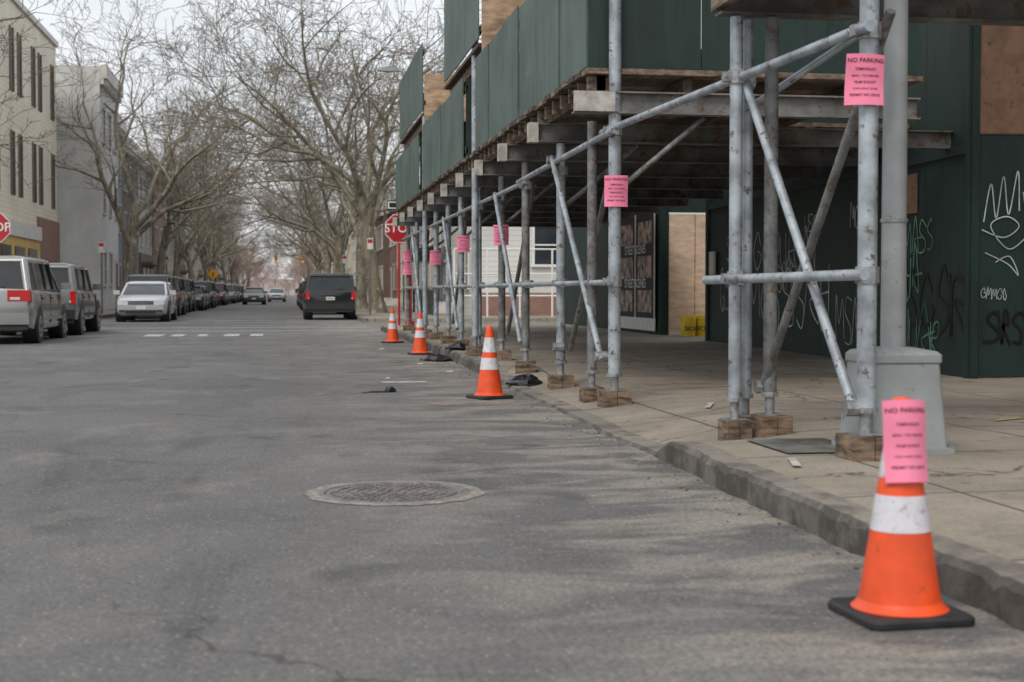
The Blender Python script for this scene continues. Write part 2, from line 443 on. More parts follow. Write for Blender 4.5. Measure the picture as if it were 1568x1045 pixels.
notice('parking_notice', (XF-.02, 33.31, 1.58), R(-5), seed=8)
notice('parking_notice', (1.945, 4.238, .578), R(-4), k=8.0, w=.14, h=.262, tilt=R(-9), seed=9)

# ---------------------------------------------------------------- sidewalk shed
shed = empty('sidewalk_shed')
posts_y = [14.5, 16.6, 18.7, 20.8, 22.9, 25.0, 27.1, 29.2, 31.3, 33.4]
YE = 33.9
def foot(b, x, y, zt, r=.05, mk='pipe', blk=.13, s=.125, rot=0):
    zb = hs(x-kerbx(y), y)
    T = Matrix.Translation((x, y, 0)) @ Matrix.Rotation(rot, 4, 'Z')
    for i in range(2):
        b.box(-s+i*s+.002, -s+(i+1)*s-.002, -s-.01*i, s+.02*i, zb-.02, zb+blk-.004*i, 'block', T)
    b.box(-.075, .075, -.075, .075, zb+blk, zb+blk+.008, 'clamp', T)
    b.tube((x, y, zb+blk), (x, y, zb+blk+.22), r*.72, 'clamp')
    b.tube((x, y, zb+blk+.12), (x, y, zb+blk+.15), r*1.35, 'clamp', n=8)
    b.tube((x, y, zb+blk+.15), (x, y, zt), r, mk, n=16)
def clampj(b, x, y, z):
    b.tube((x, y, z-.045), (x, y, z+.045), .066, 'clamp', n=10)
    b.box(x-.1, x-.05, y-.03, y+.03, z-.03, z+.03, 'clamp')
    b.tube((x-.085, y-.06, z), (x-.085, y+.06, z), .012, 'clamp', n=6)
b = MB()
foot(b, 3.1, 7.3, 4.6, .052)
foot(b, 2.91, 9.0, 2.84, .043, rot=.1, s=.085)
foot(b, 3.02, 9.12, 2.84, .043, rot=-.1, s=.08)
foot(b, 3.15, 9.0, 2.84, .045, 'pipe_d', rot=.15, s=.11)
foot(b, XF, 12.1, 4.5, .055)
foot(b, 2.76, 12.75, 2.6, .045, 'pipe_d', s=.1)
for y in posts_y:
    foot(b, XF+random.uniform(-.03,.03), y, 2.58, .048, random.choice(['pipe','pipe','pipe_d']), rot=random.uniform(-.2,.2))
    clampj(b, XF, y, 2.3); clampj(b, XF, y, 1.14)
for y in [7.3, 9.0, 12.1]:
    xx = {7.3: 3.1, 9.0: 2.92, 12.1: XF}[y]
    clampj(b, xx, y, 2.45); clampj(b, xx, y, 1.14)
foot(b, 2.66, 20.15, 4.9, .05); foot(b, 2.66, 27.6, 4.9, .05)
b.obj('post', parent=shed)
b = MB()
b.tube((3.04, 7.15, 2.45), (2.75, 12.3, 2.45), .03, 'pipe')
b.tube((2.75, 11.8, 2.42), (2.75, 16.9, 2.36), .03, 'pipe')
b.tube((2.76, 16.3, 2.33), (2.75, 34, 2.3), .028, 'pipe')
b.tube((3.0, 7.1, 1.14), (2.83, 9.4, 1.13), .03, 'pipe')
b.tube((2.75, 12.0, 1.13), (2.76, 34, 1.14), .026, 'pipe')
def brace(x, y0, z0, y1, z1, r=.028, mk='pipe', x1=None):
    b.tube((x, y0, z0), (x if x1 is None else x1, y1, z1), r, mk)
brace(2.97, 9.0, 2.42, 7.3, .42, x1=3.03)
brace(3.2, 7.25, 2.55, 9.05, .42, mk='pipe_d', x1=3.12)
brace(2.73, 14.6, 2.45, 12.2, .45)
brace(2.89, 12.15, 2.5, 14.4, .45, mk='pipe_d')
for ya in (16.6, 22.9, 29.2):
    brace(2.73, ya+2.1, 2.35, ya, .45); brace(2.89, ya, 2.3, ya+2.0, .5, mk='pipe_d')
for y in (12.1, 14.5, 18.7, 22.9, 27.1, 31.3):
    b.tube((XF, y+.08, 1.9), (XF+.82, y+.08, 2.58), .024, 'pipe_d')
b.tube((3.1, 9.2, 2.3), (3.9, 9.15, 2.84), .025, 'pipe')
for (x, y, z) in ((3.03,7.3,.42),(3.12,9.05,.42),(2.73,12.25,.48),(2.76,14.4,.48),(2.97,9.0,2.42),(2.73,14.6,2.42)):
    b.tube((x-.05,y,z),(x+.06,y,z),.045,'clamp',n=8)
b.obj('brace', parent=shed)
b = MB()
def ibeam(y, x0, x1, z0, h=.19, w=.13):
    b.box(x0, x1, y-w/2, y+w/2, z0, z0+.015, 'steel'); b.box(x0, x1, y-w/2, y+w/2, z0+h-.015, z0+h, 'steel')
    b.box(x0+.01, x1-.01, y-.006, y+.006, z0+.015, z0+h-.015, 'steel')
ibeam(12.1, 2.45, 5.6, 2.59)
b.box(2.44, 2.80, 12.0, 12.03, 2.60, 2.77, 'endgrain')
ibeam(9.05, 2.8, 9, 2.86, .2)
for y in posts_y:
    ibeam(y, 2.48, 7.2, 2.59)
    b.box(2.465, 2.56, y-.075, y+.075, 2.585, 2.785, 'endgrain')
b.obj('beam', parent=shed, smooth=False)
b = MB()
for x in (2.72, 3.5, 4.3, 5.1, 5.9, 6.7): b.box(x-.04, x+.04, 12.2 if x < 5.5 else 15.5, YE, 2.786, 2.93, 'timber_d')
y = 12.1; i = 0
while y < YE-.1:
    w = .235; b.box(2.56+random.uniform(-.035,.02), 5.65 if y < 15.4 else 7.15, y, y+w-.008, 2.935+random.uniform(0,.006), 2.985, 'timber_d' if i % 3 else 'timber'); y += w; i += 1
y = 12.2
while y < YE-.2:
    b.box(2.60, 2.78, y, y+.05, 2.80, 2.93, 'timber'); y += .41
y = 7.95
while y < 9.1: b.box(2.85, 9, y, y+.225, 3.065, 3.11, 'timber_d'); y += .235
b.box(2.78, 2.84, 7.95, 9.15, 2.9, 3.12, 'timber')
b.obj('deck', parent=shed, smooth=False)
b = MB()
def panels(y0, y1, z0, z1, x=2.6, w=1.22, mk='fascia', t=.018, zj=.02):
    n = max(1, round((y1-y0)/w)); w = (y1-y0)/n
    for i in range(n):
        dz = random.uniform(-zj, zj); dx = random.uniform(-.012, .012)
        b.box(x-t+dx, x+dx, y0+i*w+.006, y0+(i+1)*w-.006, z0+dz, z1+dz, mk)
    b.box(x+.016, x+.05, y0, y1, z0+.1, z0+.19, 'timber'); b.box(x+.016, x+.05, y0, y1, z1-.2, z1-.11, 'timber')
panels(12.2, 19.5, 2.99, 4.24, w=1.22)
panels(20.9, 27.2, 2.99, 4.2, w=1.6); panels(28.2, YE, 2.99, 4.15, w=1.8)
panels(19.35, 23.6, 4.5, 6.8, x=2.62, w=1.6); panels(27.5, 33.0, 4.55, 5.85, x=2.62, w=1.8)
def endw(x0, x1, y, z0, z1, mk='hoard'):
    n = max(1, round((x1-x0)/1.22)); w = (x1-x0)/n
    for i in range(n): b.box(x0+i*w+.004, x0+(i+1)*w-.004, y, y+.018, z0, z1, mk)
endw(2.6, 5.65, 12.18, 3.0, 6.6); endw(2.62, 3.6, 20.9, 3.0, 4.2); endw(2.62, 4.0, 28.2, 3.0, 4.1)
endw(2.64, 5.0, 19.33, 4.3, 6.8, 'ply'); endw(2.64, 4.4, 27.5, 4.35, 5.25, 'ply')
for (a, c, z) in ((19.4, 23.6, 4.45), (27.55, 33, 4.5)):
    y = a
    while y < c-.1: b.box(2.6, 6.5, y, y+.22, z-.05, z, 'timber_d'); y += .235
    for x in (2.75, 4.5, 6.3): b.box(x-.05, x+.05, a, c, z-.2, z-.055, 'timber')
    for yy in (a+.5, c-.4):
        for x in (2.8, 6.3): b.tube((x, yy, 3.0), (x, yy, z-.2), .045, 'pipe_d')
b.obj('parapet', parent=shed, smooth=False)

# ---------------------------------------------------------------- hoarding
hd = empty('construction_hoarding')
b = MB()
P0 = Vector((7.08, 14.0)); P1 = Vector((7.45, 24.5)); dl = (P1-P0).length; ang = math.atan2(P1.y-P0.y, P1.x-P0.x)
TW = Matrix.Translation((P0.x, P0.y, 0)) @ Matrix.Rotation(ang, 4, 'Z')
n = 9
for i in range(n):
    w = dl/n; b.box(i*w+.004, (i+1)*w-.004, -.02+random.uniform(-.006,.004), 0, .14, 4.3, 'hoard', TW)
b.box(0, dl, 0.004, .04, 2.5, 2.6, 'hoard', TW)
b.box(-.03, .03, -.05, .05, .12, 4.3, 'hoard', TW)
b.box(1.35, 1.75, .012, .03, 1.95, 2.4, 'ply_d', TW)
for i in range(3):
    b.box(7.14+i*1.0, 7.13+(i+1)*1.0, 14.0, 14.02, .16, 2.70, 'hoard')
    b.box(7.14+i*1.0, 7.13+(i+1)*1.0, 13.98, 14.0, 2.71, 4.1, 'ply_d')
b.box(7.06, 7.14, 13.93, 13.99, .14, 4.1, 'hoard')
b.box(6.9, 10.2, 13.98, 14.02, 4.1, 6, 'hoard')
b.obj('green_panel', parent=hd, smooth=False)
b = MB()
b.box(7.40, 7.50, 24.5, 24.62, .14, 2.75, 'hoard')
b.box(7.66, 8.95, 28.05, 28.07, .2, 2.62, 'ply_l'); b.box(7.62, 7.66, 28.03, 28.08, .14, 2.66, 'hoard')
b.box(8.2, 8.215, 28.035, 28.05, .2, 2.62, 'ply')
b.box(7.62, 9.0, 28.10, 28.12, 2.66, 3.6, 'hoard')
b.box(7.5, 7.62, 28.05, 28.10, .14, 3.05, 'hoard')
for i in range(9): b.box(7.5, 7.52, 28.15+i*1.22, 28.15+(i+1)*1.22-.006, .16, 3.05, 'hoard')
b.box(7.34, 7.37, 23.9, 24.2, 1.35, 1.75, 'white_trim')
b.obj('gate', parent=hd, smooth=False)
b = MB()
b.box(7.44, 7.46, 28.3, 31.6, .50, 2.7, 'poster')
b.box(7.435, 7.455, 28.3, 31.6, .24, .5, 'white')
for yy in (28.28, 29.9, 31.55): b.box(7.432, 7.438, yy, yy+.09, .5, 2.7, 'white_trim')
for j in range(3):
    for i in range(2):
        b.box(7.43, 7.437, 28.55+i*1.6, 28.55+i*1.6+1.15, .62+j*.72, 1.08+j*.72, 'photo')
for z in (1.22, 1.94):
    T = Matrix.Translation((7.428, 29.95, z)) @ Matrix.Rotation(R(-90), 4, 'Z') @ RX
    b.text('STREET SCENES', .27, 'white', T)
b.obj('poster', parent=hd, smooth=False)

def stroke(b, pts, T, w, mk):
    P = [pts[0]]+pts+[pts[-1]]; S = []
    for i in range(1, len(P)-2):
        for k in range(7):
            t = k/7; a, c, d, e = P[i-1], P[i], P[i+1], P[i+2]
            S.append(tuple(.5*((2*c[m])+(-a[m]+d[m])*t+(2*a[m]-5*c[m]+4*d[m]-e[m])*t*t+(-a[m]+3*c[m]-3*d[m]+e[m])*t**3) for m in (0,1)))
    S.append(pts[-1])
    off = random.uniform(0, .004)
    for i in range(len(S)-1):
        (x0,z0),(x1,z1) = S[i], S[i+1]; l = math.hypot(x1-x0, z1-z0) or 1e-6
        nx, nz = -(z1-z0)/l*w/2, (x1-x0)/l*w/2
        b.poly([tuple(T @ Vector(p)) for p in ((x0-nx, .008+off, z0-nz),(x1-nx,.008+off,z1-nz),(x1+nx,.008+off,z1+nz),(x0+nx,.008+off,z0+nz))], mk)
def tag(b, T, u0, z0, nl, h, mk, w=.022, rr=None, sgn=1, wx=1):
    u = u0; sl = rr.uniform(-.12, .12)
    for _ in range(nl):
        lw = h*rr.uniform(.35, .7)*wx; k = rr.choice([0,1,2,3,4,5])
        A = lambda a, c: (u+sgn*a*lw+rr.uniform(-.08,.08)*h, z0+sl*abs(u-u0)+c*h+rr.uniform(-.1,.1)*h)
        if k == 0: p = [A(0,.9),A(.1,.1),A(.5,-.05),A(.9,.2),A(.9,1)]
        elif k == 1: p = [A(.9,.85),A(.4,1),A(.1,.7),A(.8,.4),A(.7,.05),A(0,.05)]
        elif k == 2: p = [A(0,0),A(.15,1),A(.5,.35),A(.85,1),A(1,0)]
        elif k == 3: p = [A(.9,.6),A(.5,1),A(.05,.5),A(.4,0),A(.95,.35),A(.6,.5)]
        elif k == 4: p = [A(0,1),A(.1,0),A(.2,.9),A(.8,.9),A(.7,.5),A(.1,.45),A(.9,0)]
        else: p = [A(0,.2),A(.5,1.3),A(1,.1),A(.3,.5),A(1.4,.6)]
        stroke(b, p, T, w, mk); u += sgn*lw*1.05
rr = random.Random(11); b = MB()
tag(b, TW, 7.8, 1.4, 7, .55, 'scrawl', .026, rr, -1, 1.4)
tag(b, TW, 7.4, .5, 6, .8, 'scrawl', .028, rr, -1, 1.2)
tag(b, TW, 7.0, 1.0, 8, .4, 'scrawl', .018, rr, -1, 1.1)
tag(b, TW, 3.5, 1.85, 3, .32, 'scrawl', .024, rr, -1, 1.2)
tag(b, TW, 5.3, 1.9, 4, .25, 'scrawl', .018, rr, -1, 1.2)
tag(b, TW, 9.8, .7, 6, .7, 'scrawl', .024, rr, -1, 1.2)
tag(b, TW, 9.4, 1.6, 6, .4, 'scrawl', .02, rr, -1, 1.2)
tag(b, TW, 4.0, .4, 4, .6, 'scrawl', .018, rr, -1, 1.2)
tag(b, TW, 2.4, .95, 5, .5, 'scrawl_g', .028, rr, -1)
tag(b, TW, 2.1, .35, 5, .5, 'scrawl_g', .022, rr, -1)
tag(b, TW, 1.9, 1.45, 5, .36, 'scrawl_g', .018, rr, -1)
tag(b, TW, 2.2, .6, 5, .7, 'scrawl_k', .05, rr, -1)
TB = Matrix.Translation((0, 13.995, 0)) @ Matrix.Rotation(math.pi, 4, 'Z')
# crown-like looping tag with an underline and small initials
stroke(b, [(-7.22,1.78),(-7.30,2.18),(-7.36,1.82),(-7.44,2.26),(-7.50,1.86),(-7.60,2.32),(-7.62,1.9)], TB, .014, 'scrawl')
stroke(b, [(-7.20,1.70),(-7.45,1.62),(-7.62,1.74),(-7.48,1.84),(-7.30,1.74),(-7.5,1.5),(-7.7,1.62)], TB, .013, 'scrawl')
stroke(b, [(-7.24,1.46),(-7.5,1.34),(-7.62,1.22),(-7.52,1.42),(-7.36,1.36)], TB, .012, 'scrawl')
stroke(b, [(-7.66,2.1),(-7.74,1.7),(-7.86,1.66),(-7.9,2.05),(-7.78,2.2)], TB, .013, 'scrawl')
tag(b, TB, -7.2, .98, 5, .12, 'scrawl', .009, rr, -1)
tag(b, TB, -7.25, .5, 4, .35, 'scrawl_k', .03, rr, -1)
b.obj('graffiti', parent=hd, smooth=False)

b = MB(); b.box(8.9, 22, 3, 23.5, 0, 13, 'brickb'); b.box(8.85, 22.1, 2.9, 23.6, 13, 13.3, 'rooftar')  # unseen building mass, added behind the hoarding to block the sky
for y in range(6, 22, 4):
    for z in (5, 8.5): b.box(8.87, 8.89, y, y+1.2, z, z+1.9, 'glass'); b.box(8.83, 8.88, y-.1, y+1.3, z-.15, z-.01, 'white_trim')
b.obj('sky_block_building', smooth=False)

def bucket(loc, rz):
    b = MB(); n = 24
    b.rings([circ(.135, 0, n), circ(.14, .01, n), circ(.158, .35, n), circ(.168, .355, n), circ(.168, .37, n), circ(.162, .38, n), circ(.165, .41, n), circ(.15, .415, n)], 'bucket')
    b.tube((-.17, 0, .36), (-.1, -.13, .24), .004, 'clamp', n=5); b.tube((-.1, -.13, .24), (.1, -.13, .24), .004, 'clamp', n=5); b.tube((.1, -.13, .24), (.17, 0, .36), .004, 'clamp', n=5)
    b.text('SICK', .12, 'black', Matrix.Translation((0, -.165, .15)) @ RX, fn=lambda p: Vector((p.x, p.y, -max(0, p.x*p.x*3.2))))
    b.obj('bucket', loc, (0, 0, rz))
bucket((7.86, 27.3, .17), .1); bucket((8.17, 27.4, .17), -.3)

# ---------------------------------------------------------------- street lamps
def lamp(loc, base=True, H=9, arm=2.0, rz=math.pi):
    b = MB()
    if base:
        b.rings([rsq(.265,.02,0), rsq(.265,.02,.03), rsq(.235,.03,.035), rsq(.20,.03,.50), rsq(.21,.03,.51), rsq(.21,.03,.55), rsq(.19,.03,.57), rsq(.10,.05,.59)], 'lampgrey')
        for sx in (-1, 1):
            for sy in (-1, 1): b.tube((sx*.248, sy*.248, .03), (sx*.248, sy*.248, .055), .016, 'clamp', n=6)
        b.box(-.09, .09, -.236, -.218, .14, .42, 'lampgrey')
        for z in (.17, .39): b.tube((0, -.242, z), (0, -.236, z), .01, 'clamp', n=6)
        for z in (1.3, 2.6): b.tube((0, 0, z), (0, 0, z+.02), .078, 'clamp', n=16)
    b.tube((0,0,.0), (0,0,H), .072 if base else .06, 'lampgrey', r1=.055, n=16)
    b.tube((0,0,H-.3), (arm*.5,0,H+.05), .03, 'lampgrey'); b.tube((arm*.5,0,H+.05), (arm,0,H+.1), .03, 'lampgrey')
    b.rings([[(arm-.05,-.05,H+.07),(arm-.05,.05,H+.07),(arm-.05,.05,H+.15),(arm-.05,-.05,H+.15)],
             [(arm+.15,-.12,H+.04),(arm+.15,.12,H+.04),(arm+.15,.1,H+.18),(arm+.15,-.1,H+.18)],
             [(arm+.5,-.1,H+.06),(arm+.5,.1,H+.06),(arm+.5,.06,H+.13),(arm+.5,-.06,H+.13)]], 'lampgrey')
    b.obj('street_lamp', loc, (0,0,rz))
lamp((3.42, 7.68, .145)); lamp((3.25, 38.0, .14), base=False, H=6.7, arm=.35)

# ---------------------------------------------------------------- signs
def stop_sign(loc, pole_mk='pipe', extra=False, rz=0):
    b = MB(); r = .41
    b.tube((0,0,0),(0,0,3.1), .032, pole_mk)
    z = 2.6
    b.tube((0,-.045,z),(0,-.04,z), r, 'white', n=8, ph=R(22.5)); b.tube((0,-.05,z),(0,-.0455,z), r*.945, 'red', n=8, ph=R(22.5))
    b.text('STOP', .33, 'white', Matrix.Translation((0,-.053,z)) @ RX)
    if extra:
        b.box(-.32,.05,-.02,.02, 3.1,3.35,'iron'); b.box(-.3,.02,-.026,-.021,3.13,3.32,'white'); b.box(-.26,-.02,-.03,-.027,3.16,3.29,'iron')
    b.obj('stop_sign', loc, (0,0,rz))
stop_sign((-7.55, 39.2, .14), rz=R(-6)); stop_sign((2.98, 38.2, .14), 'red', True, R(4))
b = MB(); b.tube((0,0,0),(0,0,.15),.12,'red'); b.tube((0,0,.15),(0,0,1.5),.055,'red'); b.tube((0,0,1.5),(0,0,1.62),.08,'red',r1=.02)
b.obj('fire_alarm_post', (3.16, 36.9, .14))
def sign_diamond(loc):
    b = MB(); b.tube((0,0,0),(0,0,3.0), .04, 'pipe'); b.tube((0,-.05,2.6),(0,-.045,2.6), .55, 'yellow', n=4)
    b.tube((0,-.055,2.7),(0,-.051,2.7), .09,'iron',n=8); b.box(-.06,.06,-.055,-.051,2.35,2.6,'iron')
    b.obj('warning_sign', loc)
sign_diamond((-7.0, 140, .14))
for loc, h in (((-7.45, 60, .14), 3.0), ((3.3, 57, .14), 3.1), ((-7.45, 92, .14), 3.2), ((3.2, 80, .14), 3.0)):
    b = MB(); b.tube((0,0,0),(0,0,h), .035, 'pipe_d'); b.box(-.12,.12,-.045,-.04,h-.5,h-.05,'white_trim'); b.box(-.1,.1,-.049,-.046,h-.25,h-.1,'red')
    b.obj('parking_sign', loc)
b = MB(); b.tube((2.9,195,0),(2.9,195,6.2),.1,'pipe_d'); b.tube((2.9,195,6),(-1.5,195,6.1),.05,'pipe_d')
for x in (-1.4, 2.2): b.box(x-.2,x+.2,194.8,195.1,4.9,6.0,'yellow'); [b.tube((x,194.7,z),(x,194.79,z),.11,'iron' if z>5.2 else 'head') for z in (5.1,5.45,5.8)]
b.obj('traffic_light')

# ---------------------------------------------------------------- buildings
def window(b, s, fx, yc, z0, w, h, fr='white_trim', axis='x'):
    def bx(d0, d1, a0, a1, z0, z1, mk):
        xs = sorted((fx+s*d0, fx+s*d1))
        if axis == 'x': b.box(xs[0], xs[1], a0, a1, z0, z1, mk)
        else: b.box(a0, a1, xs[0], xs[1], z0, z1, mk)
    bx(.003, .02, yc-w/2, yc+w/2, z0, z0+h, 'glass')
    t = .09
    bx(.0, .07, yc-w/2-t, yc-w/2, z0, z0+h, fr); bx(0, .07, yc+w/2, yc+w/2+t, z0, z0+h, fr)
    bx(.0, .10, yc-w/2-t-.05, yc+w/2+t+.05, z0+h, z0+h+.14, fr); bx(0, .13, yc-w/2-t-.05, yc+w/2+t+.05, z0-.1, z0, fr)
    bx(.021, .045, yc-w/2, yc+w/2, z0+h*.5-.03, z0+h*.5+.03, fr)
def house(name, s, fx, depth, y0, y1, h, wall, floors, nw, ww=.95, wh=1.6, fr='white_trim', cornice='white_trim', ground=None, base=None):
    b = MB(); x0, x1 = sorted((fx, fx-s*depth))
    b.box(x0, x1, y0, y1, .1, h, wall); b.box(x0+.2, x1-.2, y0+.2, y1-.2, h, h+.05, 'rooftar')
    cx = sorted((fx+s*.002, fx+s*.35)); b.box(cx[0], cx[1], y0+.01, y1-.01, h-.55, h+.12, cornice)
    cx = sorted((fx+s*.002, fx+s*.2)); b.box(cx[0], cx[1], y0+.01, y1-.01, h-.85, h-.56, cornice)
    yy = y0+.4
    while yy < y1-.4:
        c = sorted((fx+s*.21, fx+s*.32)); b.box(c[0], c[1], yy, yy+.12, h-.84, h-.56, cornice); yy += .7
    fh = (h-1.0-.4)/floors
    for f in range(floors):
        for k in range(nw):
            yc = y0+(k+.5)*(y1-y0)/nw; z0 = .4+f*fh+fh*.28
            if f == 0 and k == nw-1:
                c = sorted((fx+s*.003, fx+s*.05)); b.box(c[0], c[1], yc-.5, yc+.5, .3, 2.6, 'brown'); b.box(c[0], c[1], yc-.65, yc-.5, .3, 2.8, fr); b.box(c[0], c[1], yc+.5, yc+.65, .3, 2.8, fr)
                for st in range(3):
                    c = sorted((fx+s*.003, fx+s*(1.1-.3*st))); b.box(c[0], c[1], yc-.7, yc+.7, .13+st*.16, .13+(st+1)*.16, 'greyst')
                continue
            window(b, s, fx, yc, z0, ww, min(wh, fh*.62), fr)
    if ground:
        c = sorted((fx+s*.004, fx+s*.14)); b.box(c[0], c[1], y0, y1, .14, 3.7, ground); c2 = sorted((fx+s*.15, fx+s*.2))
        yy = y0+.8
        while yy < y1-2.4: b.box(c2[0], c2[1], yy, yy+2.0, .7, 2.7, 'glass'); yy += 2.8
        c3 = sorted((fx+s*.15, fx+s*.9)); b.box(c3[0], c3[1], y0+.3, y1-.3, 2.9, 3.1, 'brown')
    cx0 = (x0+x1)/2; b.box(cx0-.5, cx0+.5, y0+.5, y0+1.2, h+.06, h+1.1, 'brickr')
    return b.obj(name, smooth=False)
b = MB(); fx = -11.0
b.box(-26, fx, 50, 72, .1, 12.9, 'cream'); b.box(-26.1, fx+.12, 49.9, 72.1, 12.9, 13.15, 'white_trim')
b.box(fx+.004, fx+.16, 50, 66, .14, 3.9, 'shop'); b.box(fx+.004, fx+.1, 66.2, 72, .14, 4.4, 'brickr')
b.box(fx+.165, fx+.25, 50, 66, 3.3, 3.9, 'white_trim')
for yy in (51, 54, 57, 60, 63): b.box(fx+.17, fx+.2, yy, yy+2.1, .8, 2.9, 'glass')
for yc in (52, 53.3, 56, 57.3, 60.5, 62.2, 65.5, 67.2, 70.6):
    for z0 in (5.0, 9.2): b.box(fx+.003, fx+.03, yc-.3, yc+.3, z0, z0+2.6, 'glass'); b.box(fx+.003, fx+.08, yc-.36, yc-.3, z0, z0+2.6, 'brown'); b.box(fx+.003, fx+.08, yc+.3, yc+.36, z0, z0+2.6, 'brown')
b.obj('corner_building', smooth=False)
house('stucco_house', 1, -9.2, 12, 74, 81.5, 12.3, 'greyst', 3, 3, ww=.8)
house('row_house', 1, -10, 12, 81.6, 90.5, 11.3, 'blue', 3, 3)
house('row_house', 1, -10, 12, 90.6, 99, 10.6, 'brown', 3, 3)
wl = ['ltgrey', 'brickr', 'tan', 'wsiding', 'brickb', 'greyst', 'tan', 'pinkst', 'cream', 'ltgrey']
y = 99.1; i = 0; rr = random.Random(5)
while y < 330:
    w = rr.uniform(7.5, 11); h = rr.uniform(8.4, 11.2)
    house('row_house', 1, -10+rr.uniform(-.5,.3), 12, y, y+w, h, wl[i % 10], 3, 3, ground='brown' if i % 4 == 0 else None); y += w+.05; i += 1
house('corner_house', -1, 7.0, 12, 54, 62, 7.4, 'wsiding', 2, 3)
b = MB(); b.box(7.0, 19, 53.85, 53.995, .12, 1.0, 'brickr')
for xc, z0 in ((9.9, 2.1), (12.6, 2.1), (8.6, 5.0), (11, 5.0)): window(b, -1, 53.995, xc, z0, .95, 1.5, 'white', axis='y')
b.obj('house_side_trim', smooth=False).parent = bpy.data.objects['corner_house']
y = 62.05; i = 3
while y < 330:
    w = rr.uniform(7, 10); h = rr.uniform(6.6, 9.4)
    house('row_house', -1, 7.0+rr.uniform(-.2,.5), 12, y, y+w, h, wl[(i*3) % 10], 2 if h < 7.8 else 3, 3); y += w+.05; i += 1
b = MB(); b.box(20, 60, 50.5, 64, .1, 9, 'brickr'); b.box(19.9, 60, 50.3, 50.49, 8.5, 9.2, 'white_trim')
for k in range(12):
    for z0 in (1.6, 5.0): window(b, -1, 50.5, 22+k*3.1, z0, 1.0, 1.7, 'white_trim', axis='y')
b.obj('brick_row_house', smooth=False)
b = MB()
for k in range(40): b.tube((5.6, 54+k*.25, .14), (5.6, 54+k*.25, 1.15), .012, 'iron', n=5)
b.tube((5.6,54,1.05),(5.6,63.8,1.05),.02,'iron',n=5); b.tube((5.6,54,.3),(5.6,63.8,.3),.02,'iron',n=5); b.obj('iron_fence')
b = MB()
for k in range(7): b.tube((6.0+k*1.2, 51.2, .1), (6.0+k*1.2, 51.2, 2.6), .035, 'white', n=8)
for z in (.9, 1.7, 2.6): b.tube((6.0,51.2,z),(13.2,51.2,z),.03,'white',n=8)
b.obj('pipe_railing')
b = MB(); b.hexa([(5.5,66,2.5),(7,66,2.5),(7,69,2.5),(5.5,69,2.5),(5.7,66,2.75),(7,66,3.3),(7,69,3.3),(5.7,69,2.75)], 'iron'); b.tube((5.6,66.1,.14),(5.6,66.1,2.5),.03,'iron'); b.tube((5.6,68.9,.14),(5.6,68.9,2.5),.03,'iron'); b.obj('awning', smooth=False)

# ---------------------------------------------------------------- vehicles
def paint(name, c, metal=.3):
    m, nt, b = _new(name); b.inputs['Metallic'].default_value = metal
    b.inputs['Roughness'].default_value = .26; b.inputs['Coat Weight'].default_value = .6; b.inputs['Coat Roughness'].default_value = .06
    co = coord(nt); f = ramp(nt, noise(nt, co, 1.5, 4), .3, .7); col = mix(nt, f, tuple(x*.85 for x in c), c)
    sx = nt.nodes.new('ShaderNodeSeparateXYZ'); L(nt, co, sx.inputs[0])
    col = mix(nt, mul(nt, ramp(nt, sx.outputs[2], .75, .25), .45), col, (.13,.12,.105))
    L(nt, col, b.inputs['Base Color'])
    return m
PK = {'silver': paint('silver_paint', (.33,.335,.325), .5), 'white': paint('car_white', (.56,.57,.60), .2), 'black': paint('car_black', (.012,.013,.015), .1),
      'dark': paint('car_dark_grey', (.06,.065,.07), .4), 'maroon': paint('car_maroon', (.10,.015,.015), .3), 'blue': paint('car_blue', (.03,.06,.12), .3), 'grey': paint('car_grey', (.17,.18,.185), .45)}
KIND = {
 'sedan': dict(L=4.65, W=1.8, H=1.43, st=[(-.5,.80,.38,.72),(-.49,.90,.28,.93),(-.45,.96,.22,1.02),(-.33,1,.2,1.01),(-.1,1,.2,.96),(.15,1,.2,.95),(.27,.99,.2,.93),(.38,.97,.2,.86),(.46,.90,.22,.76),(.49,.82,.28,.66),(.5,.74,.34,.58)],
   gb=(-.40,.27), gr=(-.24,.07), belt=.93, tw=.76, pil=(-.08,), tl=(.72,.98,.82,.30), hl=(.60,.76)),
 'minivan': dict(L=5.0, W=1.95, H=1.78, st=[(-.5,.90,.36,1.02),(-.493,.96,.28,1.10),(-.45,1,.24,1.12),(-.2,1,.22,1.10),(.1,1,.22,1.07),(.28,1,.22,1.04),(.38,.97,.22,.96),(.46,.88,.26,.80),(.49,.80,.32,.68),(.5,.72,.38,.6)],
   gb=(-.488,.37), gr=(-.435,.13), belt=1.08, tw=.80, pil=(-.27,-.04,.17), tl=(.86,1.08,.78,.44), hl=(.64,.84)),
 'suv': dict(L=4.8, W=1.88, H=1.74, st=[(-.5,.93,.45,1.04),(-.495,.97,.36,1.10),(-.47,1,.32,1.12),(-.2,1,.3,1.10),(.1,1,.3,1.08),(.25,.99,.3,1.06),(.42,.95,.32,1.0),(.475,.91,.36,.92),(.495,.87,.42,.8),(.5,.82,.48,.7)],
   gb=(-.49,.24), gr=(-.45,.11), belt=1.08, tw=.84, pil=(-.28,-.05), tl=(.76,1.06,.84,.13), hl=(.72,.90)),
}
